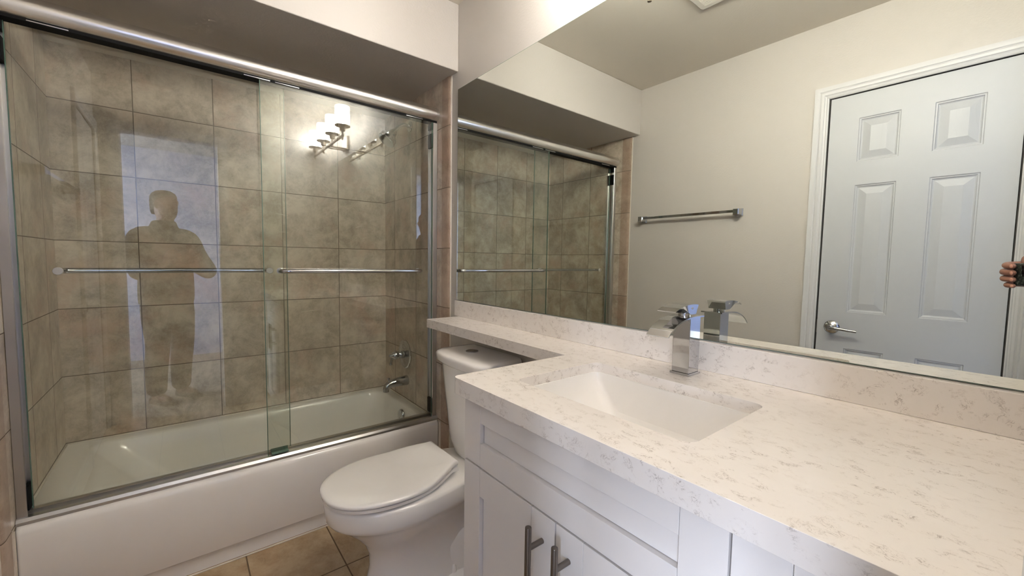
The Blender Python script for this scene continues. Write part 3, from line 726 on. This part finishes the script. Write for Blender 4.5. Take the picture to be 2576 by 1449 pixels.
per = thing('person', 'person in dark clothes holding up a phone in the doorway', 'person', (1.87, -1.185, 0))
def fuse(name, bm, mat, parent, voxel, smooth=3):
    # weld overlapping volumes into one continuous skin
    me = bpy.data.meshes.new(name); bmesh.ops.recalc_face_normals(bm, faces=bm.faces); bm.to_mesh(me); bm.free()
    o = bpy.data.objects.new(name, me); COL.objects.link(o)
    md = o.modifiers.new('weld', 'REMESH'); md.mode = 'VOXEL'; md.voxel_size = voxel
    sm = o.modifiers.new('relax', 'SMOOTH'); sm.factor = .5; sm.iterations = smooth
    bpy.context.view_layer.update(); d = bpy.context.evaluated_depsgraph_get()
    me2 = bpy.data.meshes.new_from_object(o.evaluated_get(d), depsgraph=d)
    bpy.data.objects.remove(o); b2 = nbm(); b2.from_mesh(me2); bpy.data.meshes.remove(me2)
    return b2
fwd = Vector((-.80, .60, 0)); lft = Vector((-.60, -.80, 0))   # the way the person faces, and their left
B0 = Vector((1.87, -1.185, 0))
def bp(f_, l_, z): return B0 + fwd*f_ + lft*l_ + Vector((0,0,z))
HL = P3(-.062, -.035, -.058); HR = P3(.125, -.035, -.058)      # wrist-side of each palm
WL = HL + Vector((.045, -.03, -.045)); WR = HR + Vector((.05, .005, -.05))
EL = bp(.10, .265, 1.10); ER = bp(.10, -.285, 1.10)
def stack(bm, rows, l0=0.0, n=28):
    # rows of (height, half width, half depth, forward offset) -> one closed trunk
    rings(bm, [[bp(f0 + dp*math.sin(2*PI*k/n), l0 + w*math.cos(2*PI*k/n), z) for k in range(n)] for z, w, dp, f0 in rows])
def limb(bm, pts, rads, n=14):
    P = bez(pts, 4); rr = []
    for i in range(len(rads)-1):
        for k in range(4): rr.append(rads[i] + (rads[i+1]-rads[i])*k/4)
    rr.append(rads[-1])
    e = P[-1] + (P[-1]-P[-2]).normalized()*rads[-1]*.75          # rounded end
    P = P + [P[-1]*.45+e*.55, e]; rr = rr + [rads[-1]*.75, rads[-1]*.18]
    tube(bm, P, rr, n)
hc_ = bp(.022, 0, 1.645)
bm = nbm()
stack(bm, [(.86,.150,.105,0), (.95,.160,.110,0), (1.08,.150,.108,.005), (1.22,.160,.118,.008), (1.32,.165,.115,.004), (1.39,.150,.095,-.004), (1.43,.100,.075,-.010), (1.46,.064,.064,-.008), (1.50,.056,.058,.0), (1.535,.056,.064,.012),
   (1.545,.052,.075,.025), (1.565,.060,.088,.022), (1.60,.069,.097,.018), (1.64,.075,.100,.014), (1.68,.077,.101,.010), (1.715,.073,.096,.006), (1.74,.058,.078,.004), (1.755,.035,.048,.002), (1.760,.01,.015,0)])
for sx, E_, W_ in ((1, EL, WL), (-1, ER, WR)):
    limb(bm, [bp(0, sx*.09, 1.385), bp(0, sx*.185, 1.375), bp(.03, sx*.245, 1.23), E_, E_.lerp(W_, .45), W_], [.055, .056, .050, .043, .040, .027])
    limb(bm, [bp(0, sx*.09, .90), bp(.01, sx*.098, .72), bp(.02, sx*.10, .50), bp(-.005, sx*.10, .30), bp(-.02, sx*.10, .08)], [.090, .080, .060, .054, .040])
    limb(bm, [bp(-.03, sx*.10, .05), bp(.05, sx*.105, .045), bp(.13, sx*.11, .035)], [.036, .036, .030])
    limb(bm, [hc_+lft*sx*.070+Vector((0,0,.028)), hc_+lft*sx*.083+Vector((0,0,.010)), hc_+lft*sx*.074+Vector((0,0,-.022))], [.008, .012, .008])       # ears
    limb(bm, [hc_+fwd*.086+lft*sx*.014+Vector((0,0,.036)), hc_+fwd*.080+lft*sx*.044+Vector((0,0,.034))], [.009, .007])                             # brows
limb(bm, [hc_+fwd*.086+Vector((0,0,.028)), hc_+fwd*.104+Vector((0,0,-.004)), hc_+fwd*.096+Vector((0,0,-.014))], [.009, .013, .011])               # nose
limb(bm, [hc_+fwd*.078+lft*.022+Vector((0,0,-.043)), hc_+fwd*.090+Vector((0,0,-.043)), hc_+fwd*.078-lft*.022+Vector((0,0,-.043))], [.006, .009, .006])  # lips
bm = fuse('body', bm, M['skin'], per, .007)
for sx in (-1, 1):
    t_ = nbm(); bmesh.ops.create_uvsphere(t_, u_segments=12, v_segments=8, radius=.0115)
    mt = Matrix.Translation(hc_+fwd*.083+lft*sx*.031+Vector((0,0,.019))); merge(bm, t_, mt)
# hands, with five separate fingers each, joined to the same body mesh
def hand(bm, s, nails):
    # s=-1: person's left hand at the phone's left end; s=1: the other end
    e0 = -.044 if s < 0 else .108
    def Q(o_, u_, f_): return P3(e0 + s*o_, u_, f_)       # o_: outward from the phone's end
    ups = [.014, -.0085, -.031, -.052]
    outs = [.020, .030, .030, .015]; rad = [.0100, .0104, .0098, .0084]
    for u_, o_, r_ in zip(ups, outs, rad):
        pts = [Q(.004, u_-.002, -.066), Q(.012+o_*.55, u_, -.040), Q(.006+o_, u_, -.012), Q(o_*.45, u_-.002, .0045), Q(-.016, u_-.004, .0055)]
        limb(bm, pts, [r_*1.2, r_*1.1, r_*1.05, r_*.95, r_*.82])
        nails.append((Q(-.018, u_-.004, .0055+r_*.72), r_))
    # palm
    rs_ = []
    for t_, hw, th in ((0, .030, .013), (.3, .036, .017), (.65, .040, .017), (1, .042, .014)):
        c = HL.lerp(Q(.010, -.020, -.060), t_) if s < 0 else HR.lerp(Q(.010, -.020, -.060), t_)
        c = (WL if s < 0 else WR).lerp(Q(.010, -.020, -.062), t_)
        rs_.append([c + UP*hw*math.cos(2*PI*k/16) + (RT*.5*s - FW*.87)*th*math.sin(2*PI*k/16) for k in range(16)])
    rings(bm, rs_)
    w_ = (WL if s < 0 else WR)
    limb(bm, [w_.lerp(Q(.01,0,-.06), .35)+UP*.022, Q(.004, .030, -.055), Q(-.012, .024, -.032), Q(-.034, .010, -.0245)], [.016, .0135, .0115, .0095])
nails = []
hand(bm, -1, nails); hand(bm, 1, nails)
fin('body', bm, M['skin'], per, ang=80)
bm = nbm()
for q, r_ in nails[:4]:
    t_ = nbm(); bmesh.ops.create_uvsphere(t_, u_segments=10, v_segments=6, radius=1)
    mt = Matrix((RT*.0058, UP*r_*.62, FW*.0022)).transposed().to_4x4(); mt.translation = q; merge(bm, t_, mt)
fin('fingernails', bm, M['nail'], per)
bm = nbm()
stack(bm, [(.83,.196,.150,0), (.85,.200,.153,0), (.95,.202,.152,.002), (1.08,.196,.148,.006), (1.22,.204,.152,.008), (1.32,.205,.145,.004), (1.39,.178,.122,-.004), (1.44,.122,.100,-.010), (1.485,.090,.090,-.008), (1.515,.082,.086,-.002), (1.52,.070,.075,-.002)])
for sx, E_, W_ in ((1, EL, WL), (-1, ER, WR)):
    limb(bm, [bp(0, sx*.09, 1.375), bp(0, sx*.185, 1.365), bp(.03, sx*.245, 1.23), E_, E_.lerp(W_, .45), E_.lerp(W_, .86)], [.090, .088, .076, .068, .062, .046])
fin('jacket', fuse('jacket', bm, M['cloth'], per, .011, 6), M['cloth'], per, ang=80)
bm = nbm()
stack(bm, [(.78,.165,.120,0), (.84,.178,.132,0), (.92,.180,.134,0), (1.0,.168,.126,0)])
for sx in (-1, 1): limb(bm, [bp(0, sx*.088, .88), bp(.01, sx*.098, .72), bp(.02, sx*.10, .50), bp(-.005, sx*.10, .30), bp(-.015, sx*.10, .10)], [.104, .100, .082, .078, .070])
fin('trousers', fuse('trousers', bm, M['denim'], per, .011, 6), M['denim'], per, ang=80)
for sx in (-1, 1):
    bm = nbm(); a = bp(-.055, sx*.105, 0)
    rs_ = []
    for t_, w_, h_ in ((-.01,.022,.05), (.0,.034,.065), (.06,.038,.075), (.12,.043,.06), (.19,.045,.045), (.235,.034,.035), (.25,.015,.02)):
        c = a + fwd*t_; rs_.append([c + lft*w_*math.cos(PI*k/8) + Vector((0,0,.001+h_*math.sin(PI*k/8))) for k in range(9)])
    rings(bm, rs_); fin('shoe', bm, M['shoe'], per, ang=50)
bm = nbm()
stack(bm, [(1.575,.050,.050,-.052), (1.60,.068,.070,-.034), (1.65,.079,.086,-.018), (1.69,.082,.098,-.006), (1.72,.080,.104,.001), (1.745,.068,.090,.001), (1.764,.046,.062,0), (1.772,.016,.022,0)])
fin('hair', bm, M['hair'], per, ang=80)
